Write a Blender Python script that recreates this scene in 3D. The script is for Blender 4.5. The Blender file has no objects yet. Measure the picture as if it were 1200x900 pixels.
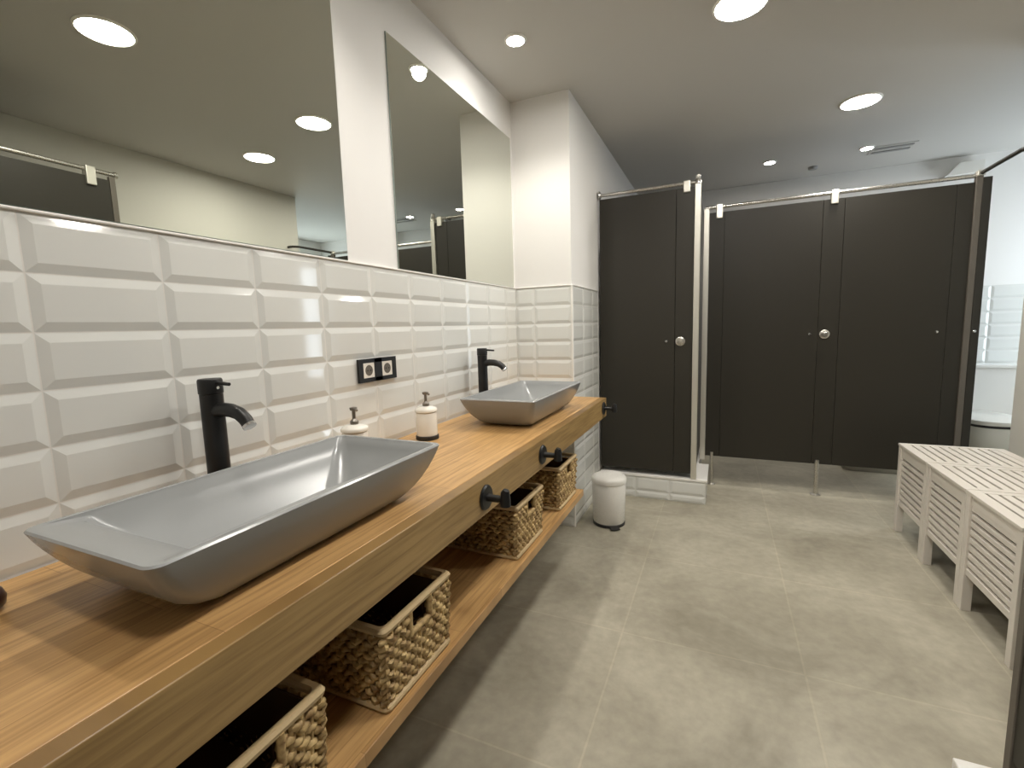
import bpy, bmesh, math, random
from mathutils import Vector, Matrix
random.seed(7)
scene = bpy.context.scene
COL = scene.collection
PI = math.pi

# ------------------------------------------------------------------ materials
def new_mat(name):
    m = bpy.data.materials.new(name); m.use_nodes = True
    nt = m.node_tree; b = nt.nodes['Principled BSDF']
    return m, nt, b
def plain(name, col, rough=.5, metal=0., spec=.5, bump=0., bscale=200., coat=0.):
    m, nt, b = new_mat(name)
    b.inputs['Base Color'].default_value = (*col, 1); b.inputs['Roughness'].default_value = rough
    b.inputs['Metallic'].default_value = metal; b.inputs['Specular IOR Level'].default_value = spec
    if coat: b.inputs['Coat Weight'].default_value = coat; b.inputs['Coat Roughness'].default_value = .08
    tc = nt.nodes.new('ShaderNodeTexCoord'); n = nt.nodes.new('ShaderNodeTexNoise')
    n.inputs['Scale'].default_value = bscale; n.inputs['Detail'].default_value = 4
    nt.links.new(tc.outputs['Object'], n.inputs['Vector'])
    mr = nt.nodes.new('ShaderNodeMapRange'); mr.inputs['To Min'].default_value = max(0, rough - .04); mr.inputs['To Max'].default_value = min(1, rough + .04)
    nt.links.new(n.outputs['Fac'], mr.inputs['Value']); nt.links.new(mr.outputs['Result'], b.inputs['Roughness'])
    if bump:
        bp = nt.nodes.new('ShaderNodeBump'); bp.inputs['Strength'].default_value = bump; bp.inputs['Distance'].default_value = .002
        nt.links.new(n.outputs['Fac'], bp.inputs['Height']); nt.links.new(bp.outputs['Normal'], b.inputs['Normal'])
    return m
def emit(name, col, strength):
    m = bpy.data.materials.new(name); m.use_nodes = True; nt = m.node_tree
    for n in list(nt.nodes): nt.nodes.remove(n)
    e = nt.nodes.new('ShaderNodeEmission'); e.inputs['Color'].default_value = (*col, 1); e.inputs['Strength'].default_value = strength
    o = nt.nodes.new('ShaderNodeOutputMaterial'); nt.links.new(e.outputs[0], o.inputs['Surface'])
    return m
def wood_mat(name, along='Y', across='X', c1=(.60, .375, .165), c2=(.47, .285, .118), rough=.36, stave=.075, blen=.62):
    m, nt, b = new_mat(name); L = nt.links.new
    tc = nt.nodes.new('ShaderNodeTexCoord'); sp = nt.nodes.new('ShaderNodeSeparateXYZ'); L(tc.outputs['Object'], sp.inputs[0])
    cm = nt.nodes.new('ShaderNodeCombineXYZ'); L(sp.outputs[along], cm.inputs['X']); L(sp.outputs[across], cm.inputs['Y'])
    br = nt.nodes.new('ShaderNodeTexBrick'); L(cm.outputs[0], br.inputs['Vector'])
    br.inputs['Scale'].default_value = 1; br.inputs['Brick Width'].default_value = blen; br.inputs['Row Height'].default_value = stave
    br.inputs['Mortar Size'].default_value = .0006; br.offset = .37; br.offset_frequency = 2
    br.inputs['Color1'].default_value = (*c1, 1); br.inputs['Color2'].default_value = (*c2, 1); br.inputs['Mortar'].default_value = (c2[0]*.7, c2[1]*.65, c2[2]*.6, 1)
    mp = nt.nodes.new('ShaderNodeMapping'); L(cm.outputs[0], mp.inputs['Vector']); mp.inputs['Scale'].default_value = (3, 60, 1)
    n = nt.nodes.new('ShaderNodeTexNoise'); L(mp.outputs[0], n.inputs['Vector']); n.inputs['Scale'].default_value = 1.6; n.inputs['Detail'].default_value = 6; n.inputs['Distortion'].default_value = .6
    cr = nt.nodes.new('ShaderNodeValToRGB'); L(n.outputs['Fac'], cr.inputs[0])
    cr.color_ramp.elements[0].position = .3; cr.color_ramp.elements[0].color = (.66, .60, .52, 1)
    cr.color_ramp.elements[1].position = .62; cr.color_ramp.elements[1].color = (1.06, 1.04, 1.0, 1)
    mx = nt.nodes.new('ShaderNodeMix'); mx.data_type = 'RGBA'; mx.blend_type = 'MULTIPLY'; mx.inputs['Factor'].default_value = 1
    L(br.outputs['Color'], mx.inputs['A']); L(cr.outputs['Color'], mx.inputs['B']); L(mx.outputs['Result'], b.inputs['Base Color'])
    b.inputs['Roughness'].default_value = rough
    bp = nt.nodes.new('ShaderNodeBump'); bp.inputs['Strength'].default_value = .12; bp.inputs['Distance'].default_value = .001
    L(n.outputs['Fac'], bp.inputs['Height']); L(bp.outputs['Normal'], b.inputs['Normal'])
    return m
def floor_mat():
    m, nt, b = new_mat('concrete_look_tile'); L = nt.links.new
    tc = nt.nodes.new('ShaderNodeTexCoord')
    mp = nt.nodes.new('ShaderNodeMapping'); L(tc.outputs['Object'], mp.inputs['Vector']); mp.inputs['Location'].default_value = (-.185 + .63*4, -1.10 + .66*4, 0)
    br = nt.nodes.new('ShaderNodeTexBrick'); L(mp.outputs[0], br.inputs['Vector']); br.offset = 0; br.squash = 1
    br.inputs['Scale'].default_value = 1; br.inputs['Brick Width'].default_value = .63; br.inputs['Row Height'].default_value = .66
    br.inputs['Mortar Size'].default_value = .004; br.inputs['Mortar Smooth'].default_value = .3
    br.inputs['Color1'].default_value = (.92, .92, .92, 1); br.inputs['Color2'].default_value = (1, 1, 1, 1); br.inputs['Mortar'].default_value = (1.08, 1.07, 1.05, 1)
    n1 = nt.nodes.new('ShaderNodeTexNoise'); n1.inputs['Scale'].default_value = 1.9; n1.inputs['Detail'].default_value = 7; n1.inputs['Roughness'].default_value = .62; n1.inputs['Distortion'].default_value = .5
    L(tc.outputs['Object'], n1.inputs['Vector'])
    cr = nt.nodes.new('ShaderNodeValToRGB'); L(n1.outputs['Fac'], cr.inputs[0]); e = cr.color_ramp.elements
    e[0].position = .34; e[0].color = (.295, .268, .205, 1); e[1].position = .66; e[1].color = (.48, .445, .35, 1)
    n2 = nt.nodes.new('ShaderNodeTexNoise'); n2.inputs['Scale'].default_value = 26; n2.inputs['Detail'].default_value = 5; L(tc.outputs['Object'], n2.inputs['Vector'])
    mr = nt.nodes.new('ShaderNodeMapRange'); L(n2.outputs['Fac'], mr.inputs['Value']); mr.inputs['From Min'].default_value = .3; mr.inputs['From Max'].default_value = .7; mr.inputs['To Min'].default_value = .90; mr.inputs['To Max'].default_value = 1.06
    mx = nt.nodes.new('ShaderNodeMix'); mx.data_type = 'RGBA'; mx.blend_type = 'MULTIPLY'; mx.inputs['Factor'].default_value = 1
    L(cr.outputs['Color'], mx.inputs['A']); L(br.outputs['Color'], mx.inputs['B'])
    m2 = nt.nodes.new('ShaderNodeVectorMath'); m2.operation = 'SCALE'; L(mx.outputs['Result'], m2.inputs[0]); L(mr.outputs['Result'], m2.inputs['Scale'])
    L(m2.outputs[0], b.inputs['Base Color']); b.inputs['Roughness'].default_value = .42; b.inputs['Specular IOR Level'].default_value = .35
    bp = nt.nodes.new('ShaderNodeBump'); bp.inputs['Strength'].default_value = .25; bp.inputs['Distance'].default_value = .002; bp.invert = True
    L(br.outputs['Fac'], bp.inputs['Height']); L(bp.outputs['Normal'], b.inputs['Normal'])
    return m
def wicker_mat():
    m, nt, b = new_mat('water_hyacinth'); L = nt.links.new
    tc = nt.nodes.new('ShaderNodeTexCoord'); n = nt.nodes.new('ShaderNodeTexNoise'); n.inputs['Scale'].default_value = 45; n.inputs['Detail'].default_value = 4
    L(tc.outputs['Object'], n.inputs['Vector']); cr = nt.nodes.new('ShaderNodeValToRGB'); L(n.outputs['Fac'], cr.inputs[0]); e = cr.color_ramp.elements
    e[0].position = .32; e[0].color = (.20, .11, .036, 1); e[1].position = .66; e[1].color = (.66, .48, .22, 1)
    L(cr.outputs['Color'], b.inputs['Base Color']); b.inputs['Roughness'].default_value = .62
    return m

M = dict(
    paint=plain('white_wall_paint', (.80, .785, .76), .7, bump=.05, bscale=350),
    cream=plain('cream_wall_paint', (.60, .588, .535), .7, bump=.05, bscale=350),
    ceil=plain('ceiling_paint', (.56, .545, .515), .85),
    tile=plain('white_glazed_tile', (.70, .705, .675), .07, spec=.6),
    grout=plain('pale_grout', (.72, .70, .66), .8),
    trim=plain('white_tile_trim', (.84, .82, .78), .25),
    floor=floor_mat(),
    wood=wood_mat('oak_butcher_block'),
    fascia=wood_mat('shaded_oak_fascia', 'Y', 'Z', c1=(.37, .245, .10), c2=(.34, .222, .088), stave=2.0, blen=9.0),  # same oak made darker: shade on the counter front put into the colour
    sink=plain('grey_stone_composite', (.29, .298, .298), .20, spec=.5),
    black=plain('matt_black_metal', (.012, .012, .012), .38, spec=.4),
    chrome=plain('chrome', (.78, .78, .77), .12, metal=1),
    steel=plain('brushed_steel', (.62, .60, .56), .28, metal=1),
    alu=plain('pale_aluminium', (.72, .70, .63), .36, metal=.75),
    panel=plain('dark_laminate_panel', (.029, .026, .0195), .45, spec=.35),
    edge=plain('panel_edge', (.12, .105, .085), .5),
    mirror=plain('mirror_silver', (.76, .78, .71), .0, metal=1),
    mirror_back=plain('mirror_edge', (.25, .30, .28), .3),
    ceramic=plain('white_ceramic', (.82, .79, .72), .22, coat=.3),
    whitep=plain('white_enamel', (.80, .78, .73), .28),
    bench=plain('white_painted_wood', (.70, .655, .59), .45),
    wicker=wicker_mat(),
    rim=plain('pale_plaited_rim', (.56, .42, .23), .6, bump=.3, bscale=120),
    gapshade=plain('taupe_gap_shade', (.20, .17, .135), .9),  # shade between the bench slats, put into a colour
    weaveshade=plain('dark_weave_shade', (.10, .055, .022), .9),  # shade in the weave gaps, put into a colour
    darkred=plain('dark_brown_glaze', (.035, .008, .006), .3),
    rubber=plain('black_rubber', (.02, .018, .016), .6),
    pumpm=plain('pewter_pump', (.26, .24, .21), .35, metal=.8),
    tray=plain('white_shower_tray', (.83, .81, .77), .3),
    greytray=plain('grey_tray', (.46, .43, .37), .4),
    vent=plain('grey_vent', (.30, .30, .29), .6),
    lampw=plain('lamp_rim', (.85, .84, .80), .4),
    bright=emit('led_diffuser', (1.0, .955, .885), 108),
    spot=emit('spot_diffuser', (1.0, .955, .89), 130),
    sky=emit('daylit_frosted_glass', (.80, .91, 1.0), 6.5),
)
ROOM = 'structure'
M['mirror'].node_tree.links.remove(M['mirror'].node_tree.nodes['Principled BSDF'].inputs['Roughness'].links[0])

# ------------------------------------------------------------------ mesh helpers
class MB:
    def __init__(s): s.bm = bmesh.new()
    def box(s, a, b):
        x0, y0, z0 = a; x1, y1, z1 = b
        v = [s.bm.verts.new(p) for p in ((x0,y0,z0),(x1,y0,z0),(x1,y1,z0),(x0,y1,z0),(x0,y0,z1),(x1,y0,z1),(x1,y1,z1),(x0,y1,z1))]
        for f in ((0,3,2,1),(4,5,6,7),(0,1,5,4),(1,2,6,5),(2,3,7,6),(3,0,4,7)): s.bm.faces.new([v[i] for i in f])
        return s
    def loft(s, rings, cap0=True, cap1=True, close=True):
        R = [[s.bm.verts.new(p) for p in r] for r in rings]
        n = len(R[0])
        for a, b in zip(R, R[1:]):
            for i in range(n if close else n-1):
                j = (i+1) % n; s.bm.faces.new((a[i], a[j], b[j], b[i]))
        if cap0: s.bm.faces.new(R[0][::-1])
        if cap1: s.bm.faces.new(R[-1])
        return s
    def lathe(s, prof, o=(0,0,0), axis='Z', n=28, cap0=True, cap1=True):
        rings = []
        for r, h in prof:
            ring = []
            for i in range(n):
                a = 2*PI*i/n; c, d = r*math.cos(a), r*math.sin(a)
                p = (c, d, h) if axis == 'Z' else ((h, c, d) if axis == 'X' else (d, h, c))
                ring.append((o[0]+p[0], o[1]+p[1], o[2]+p[2]))
            rings.append(ring)
        return s.loft(rings, cap0, cap1)
    def tube(s, pts, r, n=10, closed=False):
        P = [Vector(p) for p in pts]; rings = []; N = len(P)
        rr = r if isinstance(r, (list, tuple)) else [r]*N
        up = Vector((0,0,1)); prev = None
        for i, p in enumerate(P):
            if closed: t = P[(i+1) % N] - P[i-1]
            else: t = P[min(i+1, N-1)] - P[max(i-1, 0)]
            t.normalize()
            if prev is None:
                u = t.orthogonal().normalized() if abs(t.z) > .95 else t.cross(up).normalized()
            else:
                u = (prev - t*prev.dot(t)).normalized()
            prev = u; w = t.cross(u)
            rings.append([p + (u*math.cos(2*PI*k/n) + w*math.sin(2*PI*k/n))*rr[i] for k in range(n)])
        if closed:
            rings.append(rings[0]); R = [[s.bm.verts.new(q) for q in rg] for rg in rings[:-1]]; R.append(R[0])
            for a, b in zip(R, R[1:]):
                for k in range(n): s.bm.faces.new((a[k], a[(k+1)%n], b[(k+1)%n], b[k]))
            return s
        return s.loft(rings)
    def build(s, name, mat, parent=None, smooth=None, bevel=0., origin=None, seg=2):
        bmesh.ops.recalc_face_normals(s.bm, faces=s.bm.faces)
        me = bpy.data.meshes.new(name)
        if origin: bmesh.ops.translate(s.bm, verts=s.bm.verts, vec=[-c for c in origin])
        s.bm.to_mesh(me); s.bm.free()
        me.materials.append(mat)
        o = bpy.data.objects.new(name, me); COL.objects.link(o)
        if origin: o.location = origin
        if parent: o.parent = parent
        if smooth is not None:
            me.polygons.foreach_set('use_smooth', [True]*len(me.polygons))
            try: me.set_sharp_from_angle(angle=math.radians(smooth))
            except Exception: pass
        if bevel:
            md = o.modifiers.new('edge', 'BEVEL'); md.width = bevel; md.segments = seg; md.limit_method = 'ANGLE'
        return o
def tag(o, label, cat, group=None):
    o['label'] = label; o['category'] = cat
    if group: o['group'] = group
    return o
def thing(name, label, cat, loc=(0,0,0), rz=0, group=None):
    o = bpy.data.objects.new(name, None); COL.objects.link(o); o.location = loc; o.rotation_euler = (0,0,rz); o.empty_display_size = .1
    return tag(o, label, cat, group)
def struct(o): o['kind'] = ROOM; return o
def dup(root, loc, label, group=None):
    r = root.copy(); COL.objects.link(r); r.location = loc; r['label'] = label
    if group: r['group'] = group
    for ch in list(root.children):
        c = ch.copy(); COL.objects.link(c); c.parent = r
        for g in list(ch.children):
            d = g.copy(); COL.objects.link(d); d.parent = c
    return r
def rrect(x0, x1, y0, y1, r, z, n=5):
    pts = []
    for cx, cy, a0 in ((x1-r, y1-r, 0), (x0+r, y1-r, PI/2), (x0+r, y0+r, PI), (x1-r, y0+r, 1.5*PI)):
        for i in range(n+1):
            a = a0 + PI/2*i/n; pts.append((cx + r*math.cos(a), cy + r*math.sin(a), z))
    return pts

# ------------------------------------------------------------------ camera (fitted to the photograph)
f_px, yaw, pitch, roll = 547.12, -.4226, -.12, -.0299
cy, sy = math.cos(yaw), math.sin(yaw)
fwd = Vector((sy*math.cos(pitch), cy*math.cos(pitch), math.sin(pitch)))
rgt = Vector((cy, -sy, 0)); up = rgt.cross(fwd)
r2 = math.cos(roll)*rgt + math.sin(roll)*up; u2 = -math.sin(roll)*rgt + math.cos(roll)*up
cam = bpy.data.cameras.new('camera'); cam.sensor_fit = 'HORIZONTAL'; cam.sensor_width = 36; cam.lens = f_px/1200*36; cam.clip_start = .02
co = bpy.data.objects.new('camera', cam); COL.objects.link(co)
mt = Matrix((r2, u2, -fwd)).transposed().to_4x4(); mt.translation = (1.1524, 0, 1.2281); co.matrix_world = mt
scene.camera = co

# ------------------------------------------------------------------ the setting
ZC, ZT = 2.526, 1.4608           # ceiling, top of the tiling
TL, TH, TY0 = .2305, .108, .429  # tile length, tile height, a vertical joint on the left wall
XR, YF, YB, XS = 2.62, 5.25, -1.25, 4.2
CX, CY = .353, 2.657             # column corner

struct(MB().box((-.1, YB-.1, -.1), (XS+.1, YF+.1, 0)).build('floor', M['floor']))
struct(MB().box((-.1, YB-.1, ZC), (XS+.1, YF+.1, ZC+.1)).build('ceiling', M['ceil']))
wl = struct(MB().box((-.1, YB, 0), (0, YF, ZC)).build('wall_left', M['paint']))
wc = struct(MB().box((0, CY, 0), (CX, YF, ZC)).build('wall_corner', M['paint']))
wf = struct(MB().box((-.1, YF, 0), (XS, YF+.1, ZC)).build('wall_far', M['paint']))
wb = struct(MB().box((-.1, YB-.1, 0), (XR+.1, YB, ZC)).build('wall_back', M['paint']))
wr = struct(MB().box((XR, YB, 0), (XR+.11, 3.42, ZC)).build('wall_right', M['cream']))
struct(MB().box((XR+.11, 3.16, 0), (XS, 3.26, ZC)).build('wall_front', M['paint']))
WY0, WY1, WZ0, WZ1 = 4.15, 5.20, .55, 2.20
ws = MB()
ws.box((XS, 3.16, 0), (XS+.1, YF+.1, WZ0)); ws.box((XS, 3.16, WZ1), (XS+.1, YF+.1, ZC))
ws.box((XS, 3.16, WZ0), (XS+.1, WY0, WZ1)); ws.box((XS, WY1, WZ0), (XS+.1, YF+.1, WZ1))
struct(ws.build('wall_side', M['paint']))
w1 = MB()
for a, b in (((XS+.02, WY0, WZ0), (XS+.07, WY0+.05, WZ1)), ((XS+.02, WY1-.05, WZ0), (XS+.07, WY1, WZ1)), ((XS+.02, WY0+.05, WZ0), (XS+.07, WY1-.05, WZ0+.05)),
             ((XS+.02, WY0+.05, WZ1-.05), (XS+.07, WY1-.05, WZ1)), ((XS+.02, (WY0+WY1)/2-.03, WZ0+.05), (XS+.07, (WY0+WY1)/2+.03, WZ1-.05))): w1.box(a, b)
w1 = struct(w1.build('window_1', M['whitep']))
MB().box((XS+.045, WY0+.04, WZ0+.04), (XS+.055, WY1-.04, WZ1-.04)).build('pane', M['sky'], w1)

def tiles(mb, O, U, V, N, us, vs, bev=.018, h=.0044, gap=.0012):
    O, U, V, N = map(Vector, (O, U, V, N))
    for a, b in zip(us, us[1:]):
        for c, d in zip(vs, vs[1:]):
            a2, b2, c2, d2 = a+gap, b-gap, c+gap, d-gap
            bu = min(bev, (b2-a2)*.3); bv = min(bev, (d2-c2)*.3)
            lo = [mb.bm.verts.new(O+U*u+V*v) for u, v in ((a2,c2),(b2,c2),(b2,d2),(a2,d2))]
            hi = [mb.bm.verts.new(O+U*u+V*v+N*h) for u, v in ((a2+bu,c2+bv),(b2-bu,c2+bv),(b2-bu,d2-bv),(a2+bu,d2-bv))]
            mb.bm.faces.new(hi)
            for i in range(4): mb.bm.faces.new((lo[i], lo[(i+1)%4], hi[(i+1)%4], hi[i]))
def steps(lo, hi, ref, st):
    k = math.ceil((lo-ref)/st + 1e-6); r = [lo]
    while ref + k*st < hi - 1e-6:
        if ref + k*st - r[-1] > .004: r.append(ref+k*st)
        k += 1
    return r + [hi]
VS = steps(0, ZT, ZT, TH)
t = MB(); tiles(t, (.002, 0, 0), (0,1,0), (0,0,1), (1,0,0), steps(YB, CY, TY0, TL), VS); o = t.build('tile_cladding', M['tile'], wl)
MB().box((0, YB, 0), (.002, CY, ZT)).build('grout', M['grout'], wl)
t = MB(); tiles(t, (0, CY-.002, 0), (1,0,0), (0,0,1), (0,-1,0), steps(.002, CX, CX, TL), VS)
tiles(t, (CX+.002, 0, 0), (0,1,0), (0,0,1), (1,0,0), steps(CY, 3.275, CY, TL), VS); t.build('tile_cladding', M['tile'], wc)
g = MB(); g.box((0, CY-.002, 0), (CX+.002, CY, ZT)); g.box((CX, CY, 0), (CX+.002, 3.275, ZT)); g.build('grout', M['grout'], wc)
struct(MB().box((CX-.003, CY-.009, 0), (CX+.009, CY+.003, ZT+.004)).build('trim_1', M['trim'], bevel=.003))
tr = MB(); tr.box((0, YB, ZT), (.009, CY-.009, ZT+.006)); tr.box((.009, CY-.009, ZT), (CX-.003, CY, ZT+.006)); tr.box((CX, CY+.003, ZT), (CX+.009, 3.275, ZT+.006))
struct(tr.build('trim_2', M['trim'], bevel=.002))
t = MB(); tiles(t, (0, YF-.002, 0), (1,0,0), (0,0,1), (0,-1,0), steps(2.56, XS, 3.2, TL), VS); t.build('tile_cladding', M['tile'], wf)
MB().box((2.56, YF-.002, 0), (XS, YF, ZT)).build('grout', M['grout'], wf)
# boxed-in half wall behind the toilet
struct(MB().box((2.80, 5.02, 0), (3.36, YF-.01, .79)).build('wall_low', M['tray'], bevel=.004))
struct(MB().box((2.79, 5.0, .79), (3.37, YF-.01, .815)).build('trim_3', M['trim'], bevel=.004))

# ------------------------------------------------------------------ ceiling lights
def downlight(label, x, y, big, group, first=[None, None]):
    i = 0 if big else 1
    if first[i]: return dup(first[i], (x, y, ZC), label, group)
    t = thing('ceiling_light', label, 'ceiling light', (x, y, ZC), 0, group)
    R = .098 if big else .040
    MB().lathe([(R+.010, 0), (R+.010, -.004), (R+.004, -.009), (R, -.009), (R, 0)], n=40, cap0=False, cap1=False).build('rim', M['lampw'], t, 40)
    MB().lathe([(R*.999, -.001), (R*.999, -.005)], n=40).build('diffuser', M['bright'] if big else M['spot'], t)
    first[i] = t; return t
G1, G2 = 'large round ceiling lights', 'small ceiling spotlights'
downlight('large round white ceiling light cut by the top edge of the photo', 1.195, 2.315, True, G1)
downlight('large round white ceiling light in front of the dark toilet cubicle doors', 1.89, 3.62, True, G1)
downlight('large round ceiling light seen only in the near mirror, nearest and biggest reflection', 1.27, 1.27, True, G1)
downlight('large round ceiling light seen only in the near mirror, lowest of its reflections', 1.985, 2.55, True, G1)
downlight('added large round ceiling light out of frame above the camera, brightening the foreground', 1.24, .10, True, G1)  # added lamp, unseen, brightens the foreground
downlight('small ceiling spotlight above the wooden counter near the tiled column', .27, 2.114, False, G2)
downlight('small ceiling spotlight behind the cubicle rail, left one without a vent', 1.487, 4.595, False, G2)
downlight('small ceiling spotlight beside the ceiling vent', 2.147, 4.599, False, G2)
def spot_lamp(name, x, y, e, ang=132, blend=.6):
    l = bpy.data.lights.new(name, 'SPOT'); l.energy = e; l.spot_size = math.radians(ang); l.spot_blend = blend; l.shadow_soft_size = .035; l.color = (1, .95, .875)
    o = bpy.data.objects.new(name, l); COL.objects.link(o); o.location = (x, y, ZC-.02)
spot_lamp('spot_beam', 0.27, 2.114, 21); spot_lamp('spot_beam', 0.27, .80, 23)
spot_lamp('spot_beam', 1.487, 4.595, 12); spot_lamp('spot_beam', 2.147, 4.599, 12)

v = thing('ceiling_vent', 'small grey slotted vent in the ceiling beside a spotlight', 'vent', (2.33, 4.70, ZC))
MB().box((-.14, -.09, -.006), (.14, .09, 0)).build('frame', M['ceil'], v, bevel=.002)
for k in (-1, 1): MB().box((-.12, k*.045-.018, -.012), (.12, k*.045+.018, -.006)).build('slat', M['vent'], v)
tag(MB().lathe([(.036, 0), (.036, -.012), (.028, -.022), (0.002, -.024)]).build('ceiling_sensor', M['vent'], None, 40), 'tiny grey round sensor on the ceiling between the two far spotlights', 'sensor').location = (1.842, 4.93, ZC)

# ------------------------------------------------------------------ mirrors
def mirror(label, y0, y1):
    t = thing('wall_mirror', label, 'mirror', (0, (y0+y1)/2, 1.468)); w = (y1-y0)/2; h = 2.32-1.468
    MB().box((.0005, -w, 0), (.005, w, h)).build('backing', M['mirror_back'], t)
    m = MB(); m.box((.0051, -w+.001, .001), (.0062, w-.001, h-.001)); m.build('mirror_glass', M['mirror'], t)
mirror('large frameless wall mirror above the near basin, reflecting ceiling lights', .07, 1.243)
mirror('frameless wall mirror above the far basin, next to the white column', 1.515, 2.622)

# ------------------------------------------------------------------ counter and shelf
ZK = .8128
k = thing('vanity_counter', 'long oak counter carrying two grey basins, with a deep front panel', 'counter', (0, 0, ZK))
MB().box((.009, YB+.3, -.036), (.5195, CY-.009, 0)).build('worktop', M['wood'], k, bevel=.002)
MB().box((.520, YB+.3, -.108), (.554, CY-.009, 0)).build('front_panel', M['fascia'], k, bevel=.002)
MB().box((.009, YB+.3, -.090), (.014, CY-.012, -.0365)).box((.0141, YB+.3, -.0415), (.055, CY-.012, -.0365)).build('mounting_rail', M['black'], k)
tag(MB().box((.009, YB+.3, -.032), (.537, 2.205, 0)).build('wall_shelf', M['wood'], None, bevel=.002), 'long low oak shelf under the counter holding wicker baskets', 'shelf').location = (0, 0, .412)

# ------------------------------------------------------------------ basins
def basin(label, x, y):
    t = thing('washbasin', label, 'basin', (x, y, ZK), 0, 'grey rectangular countertop basins')
    W, Ln, H = .172, .342, .122
    rings = []
    for s in [0, .03, .08, .16, .28, .42, .58, .74, .88, 1]:
        q = (1-s**.5)**1.1; ix, iy = .080*q, .125*q
        rings.append(rrect(-W+ix, W-ix, -Ln+iy, Ln-iy, .022 + .025*q, H*s))
    rt = .013
    rings.append(rrect(-W+.003, W-.003, -Ln+.003, Ln-.003, .02, H+.003))
    rings.append(rrect(-W+rt, W-rt, -Ln+rt, Ln-rt, .016, H+.003))
    rings.append(rrect(-W+rt+.002, W-rt-.002, -Ln+.066, Ln-rt-.004, .020, H-.004))
    rings.append(rrect(-W+rt+.004, W-rt-.004, -Ln+.071, Ln-rt-.008, .022, H-.008))
    for s in [.85, .65, .45, .30, .20, .155]:
        q = (.93-s)/.775; ix, iy = rt+.004+.060*q**1.3, .075*q**1.3
        rings.append(rrect(-W+ix, W-ix, -Ln+.071+iy, Ln-rt-.008-iy, .024+.03*q, H*s))
    MB().loft(rings).build('bowl', M['sink'], t, 38)
    d = MB().lathe([(.001, .0225), (.030, .0225), (.033, .021), (.033, .017)], n=28).build('drain', M['chrome'], t, 40)
    return t
b1 = basin('grey rectangular stone basin in the foreground, near end of the counter', .328, .66)
dup(b1, (.318, 2.02, ZK), 'grey rectangular stone basin at the far end of the counter by the column')

# ------------------------------------------------------------------ taps
def faucet(label, x, y):
    t = thing('basin_tap', label, 'tap', (x, y, ZK), 0, 'tall black basin taps')
    MB().lathe([(.027, 0), (.027, .006), (.024, .009), (.024, .285)]).build('body', M['black'], t, 40)
    cap = MB().lathe([(.024, .2855), (.0255, .287), (.0255, .316), (.0235, .320), (.002, .3205)]).build('cap', M['black'], t, 40)
    MB().tube([(.012, 0, .311), (.03, 0, .3105), (.066, 0, .3085)], [.0045, .0045, .004], 12).build('lever', M['black'], cap, 40)
    MB().lathe([(.0035, .0255), (.0035, .0268)], (0, 0, .300), 'X', 12).build('marker', M['chrome'], cap)
    P = [(.012, 0, .246), (.04, 0, .250), (.066, 0, .249), (.090, 0, .243), (.108, 0, .231), (.118, 0, .219)]
    sp = MB().tube(P, [.0165, .016, .0155, .0148, .0142, .0138], 18).build('spout', M['black'], t, 50)
    d = (Vector(P[-1])-Vector(P[-2])).normalized(); q = Vector(P[-1])
    MB().tube([q-d*.001, q+d*.005], .0145, 18).build('aerator', M['chrome'], sp, 40)
    return t
f1 = faucet('tall matt black tap behind the near basin', .084, .688)
dup(f1, (.084, 2.03, ZK), 'tall matt black tap behind the far basin')

# ------------------------------------------------------------------ soap dispensers
def dispenser(label, x, y):
    t = thing('soap_dispenser', label, 'soap dispenser', (x, y, ZK), 0, 'white soap dispensers')
    MB().lathe([(.043, 0), (.044, .002), (.044, .014), (.040, .016)]).build('base_ring', M['rubber'], t, 40)
    MB().lathe([(.0395, .0162), (.040, .02), (.040, .100), (.038, .104)], n=32).build('bottle', M['ceramic'], t, 40)
    MB().lathe([(.0375, .1042), (.0425, .107), (.0435, .113), (.040, .120), (.026, .126), (.013, .128)], n=32).build('collar', M['ceramic'], t, 50)
    pu = MB().lathe([(.013, .1282), (.013, .138), (.009, .142), (.0055, .146), (.0055, .170), (.011, .173), (.012, .181), (.002, .183)], n=20).build('pump', M['pumpm'], t, 40)
    MB().tube([(.004, -.002, .178), (.018, -.009, .1785), (.024, -.012, .174)], .0042, 10).build('nozzle', M['pumpm'], pu, 40)
    return t
d1 = dispenser('white soap dispenser half hidden behind the near basin rim', .10, 1.118)
dup(d1, (.125, 1.475, ZK), 'white soap dispenser with dark base standing between the two basins')
tag(MB().lathe([(.003, 0), (.016, .001), (.024, .010), (.026, .022), (.022, .034), (.012, .042), (.002, .044)]).build('small_pot', M['darkred'], None, 50), 'small dark brown pot on the counter cut by the left photo edge', 'pot').location = (.122, .279, ZK)

# ------------------------------------------------------------------ double socket
s = thing('wall_socket', 'double power socket in a black frame on the white tiles', 'socket', (.0092, 1.346, 1.093))
fr = MB(); w, h = .101, .041
for a, b in (((0,-w,-h),(.009,-w+.022,h)), ((0,w-.022,-h),(.009,w,h)), ((0,-.020,-h),(.009,.020,h)), ((0,-w+.022,-h),(.009,w-.022,-h+.014)), ((0,-w+.022,h-.014),(.009,w-.022,h))): fr.box(a, b)
fr.build('frame', M['black'], s)
for yy in (-.0495, .0495):
    q = MB().box((0, yy-.029, -.0265), (.0075, yy+.029, .0265)).build('insert', M['ceramic'], s, bevel=.001)
    MB().lathe([(.019, .0076), (.019, .0082), (.016, .0082), (.016, .0078), (.001, .0078)], (0, yy, 0), 'X', 24).build('socket_well', M['edge'], q)
    MB().lathe([(.0028, .0083), (.0028, .0086)], (0, yy-.0075, 0), 'X', 10).build('pin_hole', M['rubber'], q)
    MB().lathe([(.0028, .0083), (.0028, .0086)], (0, yy+.0075, 0), 'X', 10).build('pin_hole', M['rubber'], q)

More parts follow.
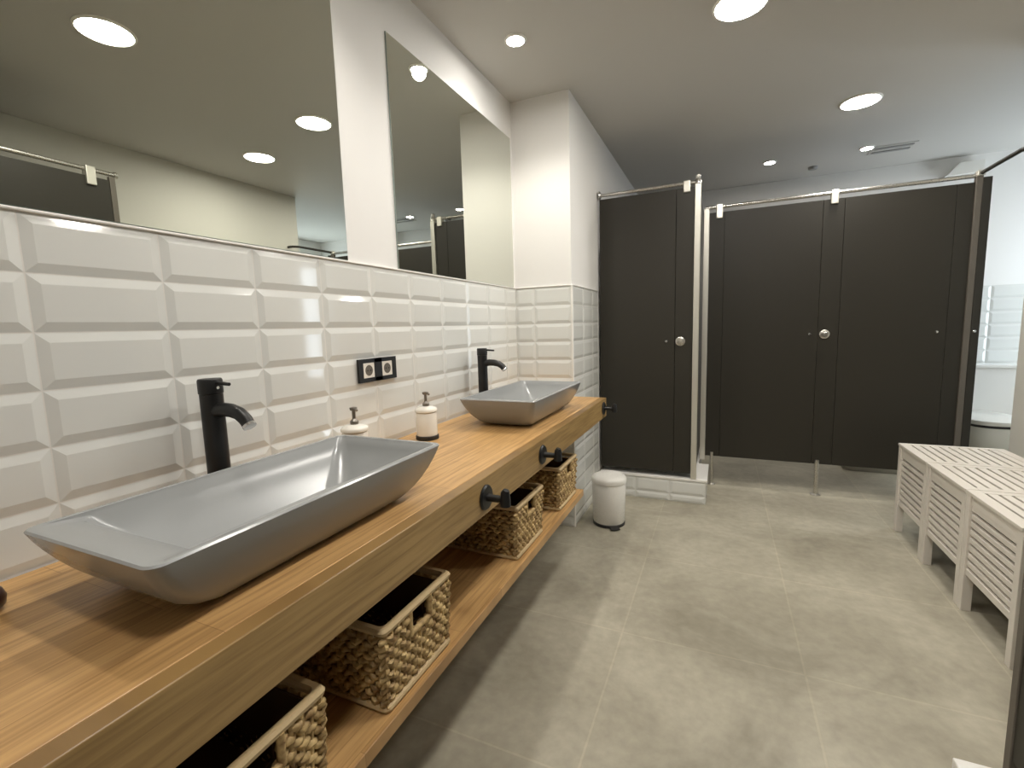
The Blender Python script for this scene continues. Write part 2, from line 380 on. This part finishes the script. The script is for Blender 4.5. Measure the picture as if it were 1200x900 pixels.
# ------------------------------------------------------------------ towel hooks on the counter front
def hook(label, y, z=.755):
    t = thing('towel_hook', label, 'hook', (.5535, y, z), 0, 'black hooks along the counter front')
    MB().lathe([(.036, 0), (.036, .004), (.032, .008), (.010, .009)], (0,0,0), 'X', 28).build('backplate', M['black'], t, 40)
    MB().tube([(.006, 0, 0), (.05, 0, 0), (.062, 0, .001)], [.011, .010, .011], 12).build('stem', M['black'], t, 40)
    MB().tube([(.062, 0, -.018), (.062, 0, 0), (.063, 0, .020), (.066, 0, .028)], [.015, .015, .013, .009], 14).build('peg', M['black'], t, 50)
    return t
h1 = hook('black round hook on the counter front, nearest the camera', 1.125)
dup(h1, (.5535, 1.585, .757), 'black round hook on the counter front, between the other two')
dup(h1, (.5535, 2.575, .762), 'black round hook at the far end of the counter front')

# ------------------------------------------------------------------ wicker baskets
def basket(label, x, y):
    t = thing('wicker_basket', label, 'basket', (x, y, .412), 0, 'wicker baskets on the low shelf')
    Wf, Wb, D, H = .134, .134, .35, .195       # half width, depth back from the front at x=0
    def outline(z, off, n_f, n_s, ph, amp):
        k = 1 - .05*(1 - z/H); w = Wf*k; x1 = -.012*(1-z/H); x0 = -D + .012*(1-z/H)
        pts = []
        def seg(ax, ay, bx, by, nx, ny, n):
            for i in range(n):
                u = i/n; wv = math.sin(u*n/6*2*PI*.98 + ph)
                pts.append((ax+(bx-ax)*u + nx*(off+amp*wv), ay+(by-ay)*u + ny*(off+amp*wv), z + .0025*math.sin(u*n*1.7+ph)))
        seg(x1, -w, x1, w, 1, 0, n_f); seg(x1, w, x0, w, 0, 1, n_s); seg(x0, w, x0, -w, -1, 0, n_f); seg(x0, -w, x1, -w, 0, -1, n_s)
        return pts
    rows = 12; dz = (H-.022)/rows
    wv = MB()
    for r in range(rows):
        z = .010 + dz*r; pts = outline(z, -.008, 54, 66, PI*(r % 2), .0052)
        if z > .135 and z < .185:
            a = [p for p in pts[:54] if p[1] < -.036]; c = [p for p in pts[:54] if p[1] > .036]
            rest = pts[54:]
            loop = c + rest + a
            wv.tube(loop, .0074, 6)
        else: wv.tube(pts, .0074, 6, closed=True)
    # upright stakes
    for i in range(13):
        yy = -Wf+.012 + (2*Wf-.024)*i/12
        top = H-.012
        if abs(yy) < .04: top = .13
        wv.tube([(-.018, yy*.95, .004), (-.008, yy, top)], .006, 6)
    wv.build('woven_body', M['wicker'], t, 60)
    rim = MB(); rings = []
    for off, z in ((-.017, H-.012), (-.001, H-.012), (.001, H-.004), (-.003, H+.002), (-.014, H+.002), (-.018, H-.004), (-.017, H-.012)):
        rings.append(rrect(-D-off, off, -Wf-off, Wf+off, .012, z + 0))
    rim.loft(rings, False, False)
    for r_, z_ in ((.0080, .0085),): rim.tube(rrect(-D+.014, -.012, -Wf+.010, Wf-.010, .010, z_), r_, 8, closed=True)
    rim.build('rim', M['rim'], t, 40)
    hb = MB()   # frame round the hand hole
    for sy_ in (-1, 1): hb.tube([(-.006, sy_*.039, .128), (-.005, sy_*.039, H-.010)], .007, 8)
    hb.tube([(-.006, -.039, .131), (-.006, .039, .131)], .007, 8)
    hb.build('handle_frame', M['wicker'], t, 60)
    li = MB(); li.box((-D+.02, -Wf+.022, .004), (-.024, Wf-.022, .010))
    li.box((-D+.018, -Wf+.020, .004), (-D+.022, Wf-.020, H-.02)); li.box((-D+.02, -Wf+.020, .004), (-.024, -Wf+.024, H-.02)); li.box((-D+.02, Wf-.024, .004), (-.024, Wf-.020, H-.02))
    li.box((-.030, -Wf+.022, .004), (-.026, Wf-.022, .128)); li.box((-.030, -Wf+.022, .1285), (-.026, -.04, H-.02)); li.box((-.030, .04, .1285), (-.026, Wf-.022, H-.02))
    li.build('weave_shade', M['weaveshade'], t)  # dark sheets behind the weave stand in for shade in its gaps
    return t
k1 = basket('wicker basket on the low shelf, nearest the camera at the bottom photo edge', .527, .418)
dup(k1, (.527, .838, .412), 'wicker basket with hand hole on the low shelf under the near basin')
dup(k1, (.522, 1.548, .412), 'third wicker basket from the camera on the low shelf, just past the nearest black hook')
dup(k1, (.522, 2.02, .412), 'wicker basket at the far end of the low shelf near the column')

# ------------------------------------------------------------------ waste bin
b = thing('pedal_bin', 'small white pedal bin on the floor beside the tiled column', 'bin', (.535, 2.79, 0), math.radians(-60))
MB().lathe([(.088, 0), (.098, .002), (.098, .014), (.094, .018)], n=36).build('base_ring', M['rubber'], b, 40)
MB().lathe([(.0935, .0182), (.096, .022), (.103, .262), (.100, .268)], n=36).build('body', M['whitep'], b, 40)
MB().lathe([(.100, .2682), (.1065, .270), (.1075, .290), (.100, .303), (.07, .316), (.03, .322), (.002, .323)], n=36).build('lid', M['whitep'], b, 50)
MB().box((.086, -.028, .006), (.135, .028, .013)).build('pedal', M['rubber'], b, bevel=.003)
MB().box((-.125, -.035, .262), (-.1, .035, .285)).build('hinge', M['whitep'], b, bevel=.004)

# ------------------------------------------------------------------ left shower: tray and partition
tr = thing('shower_tray', 'white tiled shower step under the dark door beside the column', 'shower tray', (CX+.012, 3.285, 0))
MB().box((0, .008, 0), (.652, YF-3.285-.02, .155)).box((.6521, .008, 0), (.712, .405, .155)).build('kerb', M['grout'], tr)
MB().box((-.001, 0, .155), (.722, .408, .170)).box((-.001, .4081, .155), (.652, YF-3.285-.02, .170)).build('top_slab', M['tray'], tr, bevel=.002)
t = MB(); tiles(t, (0, .0075, 0), (1,0,0), (0,0,1), (0,-1,0), steps(.0, .712, .712, TL), [0, .052, .155]); tiles(t, (.7125, 0, 0), (0,1,0), (0,0,1), (1,0,0), steps(.01, .405, .01, TL), [0, .052, .155])
t.build('tile_facing', M['tile'], tr)

def lock(parent, x, y, z, ax='Y', s=-1):
    kn = MB(); pr = [(.030, 0), (.030, s*.006), (.024, s*.010), (.017, s*.010), (.016, s*.026), (.012, s*.030), (.001, s*.031)]
    kn.lathe(pr, (x, y, z), ax, 24).build('lock_knob', M['steel'], parent, 40)
def stud(parent, x, y, z, ax='Y', s=-1):
    MB().lathe([(.011, 0), (.011, s*.004), (.007, s*.009), (.001, s*.010)], (x, y, z), ax, 16).build('stud', M['chrome'], parent, 40)
def clip(parent, x, y, z0, z1, along='X'):
    m = MB()
    if along == 'X': m.box((x-.021, y-.022, z0), (x+.021, y+.022, z1))
    else: m.box((x-.022, y-.021, z0), (x+.022, y+.021, z1))
    m.build('rail_clip', M['alu'], parent, bevel=.004)
YS = 3.306
sh = thing('shower_partition', 'dark shower front with one door, between the tiled column and a pale post', 'shower partition', (0, YS, 0))
do = MB().box((.368, -.008, .205), (.868, .008, 2.080)).build('door', M['panel'], sh, bevel=.0015)
stud(do, .815, -.008, 1.105)
MB().box((.858, .0085, .205), (.884, .014, 2.08)).build('seam_light_block', M['panel'], sh)  # added strip behind the seam, stops light showing through
pi = MB().box((.8705, -.008, .205), (.979, .008, 2.080)).build('pilaster', M['panel'], sh, bevel=.0015)
lock(pi, .904, -.008, 1.105)
MB().box((.981, -.020, .172), (1.017, .016, 2.095)).build('corner_post', M['alu'], sh, bevel=.003)
MB().lathe([(.020, 2.0955), (.020, 2.118), (.014, 2.126), (.016, 2.134), (.016, 2.146), (.009, 2.154), (.001, 2.156)], (.998, -.004, 0)).build('post_cap', M['steel'], sh, 40)
MB().box((.992, .017, .205), (1.008, 1.92, 2.07)).build('side_panel', M['panel'], sh, bevel=.0015)
MB().tube([(.3665, 0, 2.108), (.990, 0, 2.108)], .011, 12).build('head_rail', M['steel'], sh, 40)
MB().lathe([(.030, .3632), (.030, .368), (.014, .380)], (0, 0, 2.108), 'X', 20).build('rail_flange', M['steel'], sh, 40)
clip(sh, .932, 0, 2.050, 2.122)

# ------------------------------------------------------------------ toilet cubicles at the back
YD = 3.754
cu = thing('toilet_cubicle_front', 'dark two-door cubicle front with steel rail at the back of the room', 'cubicle', (0, YD, 0))
ZB, ZD = .222, 1.998
def panel(name, x0, x1, parent=cu): return MB().box((x0, -.008, ZB), (x1, .008, ZD)).build(name, M['panel'], parent, bevel=.0015)
MB().box((1.020, -.018, .19), (1.056, .018, 2.03)).build('wall_channel', M['alu'], cu, bevel=.003)
panel('pilaster', 1.058, 1.1545)
for xs in (1.155, 1.746, 1.864, 2.422): MB().box((xs-.013, .0085, ZB), (xs+.013, .014, ZD)).build('seam_light_block', M['panel'], cu)  # added strips behind the seams, block light from behind
do = panel('door', 1.156, 1.7455); stud(do, 1.700, -.008, 1.124)
pm = panel('pilaster', 1.747, 1.8635); lock(pm, 1.786, -.008, 1.122)
do = panel('door', 1.865, 2.420); stud(do, 2.375, -.008, 1.124)
panel('pilaster', 2.4215, 2.500)
MB().box((2.501, -.020, .02), (2.531, .016, 2.03)).build('corner_post', M['edge'], cu, bevel=.002)
rp = MB().box((2.532, -.020, .20), (2.572, .012, 2.02)).build('corner_pilaster', M['panel'], cu, bevel=.0015)
stud(rp, 2.548, -.020, 1.124)
MB().box((2.514, .017, .20), (2.530, 1.47, ZD)).build('divider', M['panel'], cu, bevel=.0015)
MB().tube([(1.030, 0, 2.036), (2.523, 0, 2.036)], .0125, 12).build('head_rail', M['steel'], cu, 40)
MB().tube([(2.523, 0.001, 2.046), (2.523, -.42, 2.046), (2.560, -.46, 2.046), (2.618, -.46, 2.046)], .011, 12).build('side_rail', M['panel'], cu, 40)  # dark colour instead of steel: the rail's backlit look is painted in
MB().box((2.503, -.022, 2.031), (2.540, .018, 2.062)).build('corner_clip', M['alu'], cu, bevel=.003)
clip(cu, 1.122, 0, 1.955, 2.054); clip(cu, 1.806, 0, 1.965, 2.054)
for fx in (1.104, 1.778): MB().lathe([(.032, 0), (.032, .006), (.013, .012), (.013, ZB), (.013, ZB+.03)], (fx, -.012 if fx > 1.5 else 0, 0)).build('foot', M['steel'], cu, 40)
# bracket panel on the far wall above the right-hand door
pts = [(-.14, 0, -.075), (.10, 0, -.075), (.10, 0, .02), (-.055, 0, .02)]
m = MB(); m.loft([[(x, -.09, z) for x, _, z in pts], [(x, .0, z) for x, _, z in pts]])
tag(m.build('duct_box', M['whitep'], None, bevel=.003), 'pale grey slanted duct box on the far wall above the right cubicle door', 'duct').location = (2.96, YF-.001, 2.44)
# low tray behind the right-hand door
m = MB().loft([rrect(2.09, 2.50, 4.45, YF-.03, .06, .012), rrect(2.08, 2.50, 4.44, YF-.03, .06, .05), rrect(2.10, 2.48, 4.47, YF-.05, .05, .054)])
lt = tag(m.build('floor_tray', M['greytray'], None, 40, origin=(2.3, 4.8, 0)), 'low grey tray with a rounded corner seen under the right cubicle door', 'shower tray')
lt.location = (2.3, 4.8, -.012)

# ------------------------------------------------------------------ toilet behind the opening
to = thing('toilet', 'white wall-hung toilet in the bright room past the dark cubicles', 'toilet', (3.05, 5.02, 0))
def oval(w, y0, y1, z, n=32):
    P = []
    for i in range(n):
        a = 2*PI*i/n; x = w*math.copysign(abs(math.cos(a))**.75, math.cos(a)); q = math.sin(a)
        yy = y0 + (y1-y0)*(.5 + .5*math.copysign(abs(q)**.75, q)); P.append((x, yy, z))
    return P
MB().loft([oval(.07, -.20, -.003, 0), oval(.07, -.20, -.003, .12)]).build('pedestal', M['ceramic'], to, 50)
MB().loft([oval(.09, -.30, -.003, .1205), oval(.13, -.44, -.003, .20), oval(.17, -.50, -.003, .30), oval(.18, -.52, -.003, .385)]).build('bowl', M['ceramic'], to, 50)
MB().loft([oval(.185, -.525, -.006, .387), oval(.188, -.53, -.006, .395), oval(.185, -.525, -.006, .405)]).build('seat', M['rubber'], to, 50)
MB().loft([oval(.19, -.53, -.006, .4055), oval(.192, -.535, -.006, .415), oval(.188, -.53, -.006, .435), oval(.14, -.47, -.03, .442)]).build('lid', M['ceramic'], to, 50)

# ------------------------------------------------------------------ white slatted benches
def bench(label, y):
    t = thing('slatted_bench', label, 'bench', (2.09, y, 0), 0, 'white slatted bench boxes by the right wall')
    W, D, H, P = .201, .44, .512, .034
    for sx in (0, 1):
        for sy_ in (-1, 1):
            x = sx*(D-P); yy = sy_*(W-P/2)
            MB().box((x, yy-P/2, 0), (x+P, yy+P/2, H-.0125)).build('leg', M['bench'], t, bevel=.002)
    for x in (.006, D-.024):
        pn = MB(); y0, y1 = -W+P+.0005, W-P-.0005
        pn.box((x, y0, .455), (x+.018, y1, H-.0125)); pn.box((x, y0, .158), (x+.018, y1, .186))
        n = 8; g = (.455-.186)/n
        for i in range(n): pn.box((x+.002, y0, .186+g*i+.013), (x+.016, y1, .186+g*(i+1)))
        pn.build('slatted_front' if x < .1 else 'slatted_back', M['bench'], t, bevel=.001)
    for sy_ in (-1, 1):
        pn = MB(); x0, x1 = P+.0005, D-P-.0005; yy = sy_*(W-.016)
        pn.box((x0, yy-.009, .455), (x1, yy+.009, H-.0125)); pn.box((x0, yy-.009, .158), (x1, yy+.009, .186))
        n = 8; g = (.455-.186)/n
        for i in range(n): pn.box((x0, yy-.007, .186+g*i+.012), (x1, yy+.007, .186+g*(i+1)))
        pn.build('slatted_side', M['bench'], t, bevel=.001)
    MB().box((P-.009, -W+P-.008, .17), (D-P+.009, W-P+.008, .490)).build('gap_shade_box', M['gapshade'], t)  # added dark box so the gaps between slats look shaded
    lid = MB(); n = 9; y0, y1 = -W+.001, W-.001
    lid.box((-.004, y0, H-.012), (.040, y1, H)); lid.box((D-.036, y0, H-.012), (D+.004, y1, H))
    lid.box((.0405, y0, H-.012), (D-.0365, y0+.035, H)); lid.box((.0405, y1-.035, H-.012), (D-.0365, y1, H))
    g = (D-.077)/n
    for i in range(n): lid.box((.0405+g*i+.010, y0+.0355, H-.012), (.0405+g*(i+1)-.001, y1-.0355, H-.001))
    lid.build('lid', M['bench'], t, bevel=.001)
    return t
n1 = bench('white slatted bench box, nearest the camera of the row of three', 2.250)
dup(n1, (2.09, 2.656, 0), 'white slatted bench box in the middle of the row of three')
dup(n1, (2.09, 3.062, 0), 'white slatted bench box at the far end of the row, by the cubicle doors')

# ------------------------------------------------------------------ near right shower
t = thing('shower_tray', 'low white shower tray corner on the floor at the bottom right', 'shower tray', (1.738, 1.482, 0))
MB().box((0, -2.6, 0), (XR-.006-1.738, 0, .06)).build('tray', M['tray'], t, bevel=.004)
np_ = thing('shower_partition', 'dark shower panel with pale edge at the right photo border, reflected in the near mirror', 'shower partition', (1.87, -.015, 0))
MB().box((0, .90, .066), (.016, 1.532, 2.075)).build('pilaster', M['panel'], np_, bevel=.0015)
MB().box((0, .20, .066), (.016, .896, 2.075)).build('door', M['panel'], np_, bevel=.0015)
MB().box((0, -1.2, .066), (.016, .196, 2.075)).build('pilaster', M['panel'], np_, bevel=.0015)
MB().box((-.004, 1.533, .004), (.020, 1.560, 2.095)).build('edge_post', M['edge'], np_, bevel=.002)
MB().box((.021, 1.538, .066), (.742, 1.554, 2.075)).build('side_panel', M['panel'], np_, bevel=.0015)
MB().tube([(.008, -1.2, 2.110), (.008, 1.56, 2.110)], .011, 12).build('head_rail', M['steel'], np_, 40)
MB().lathe([(.016, 1.5605), (.016, 1.575), (.001, 1.576)], (.008, 0, 2.110), 'Y', 18).build('rail_end_cap', M['steel'], np_, 40)
clip(np_, .008, 1.45, 2.03, 2.124, 'Y'); clip(np_, .008, .55, 2.03, 2.124, 'Y')

# ------------------------------------------------------------------ world, colour
w = bpy.data.worlds.new('world'); scene.world = w; w.use_nodes = True
w.node_tree.nodes['Background'].inputs['Color'].default_value = (.55, .65, .8, 1); w.node_tree.nodes['Background'].inputs['Strength'].default_value = .3
vs = scene.view_settings; vs.view_transform = 'Standard'; vs.look = 'None'; vs.gamma = 1; vs.exposure = .28; vs.use_curve_mapping = False
scene.cycles.use_denoising = True; scene.cycles.max_bounces = 12; scene.cycles.diffuse_bounces = 6; scene.cycles.glossy_bounces = 6
scene.cycles.sample_clamp_indirect = 8; scene.cycles.caustics_reflective = True
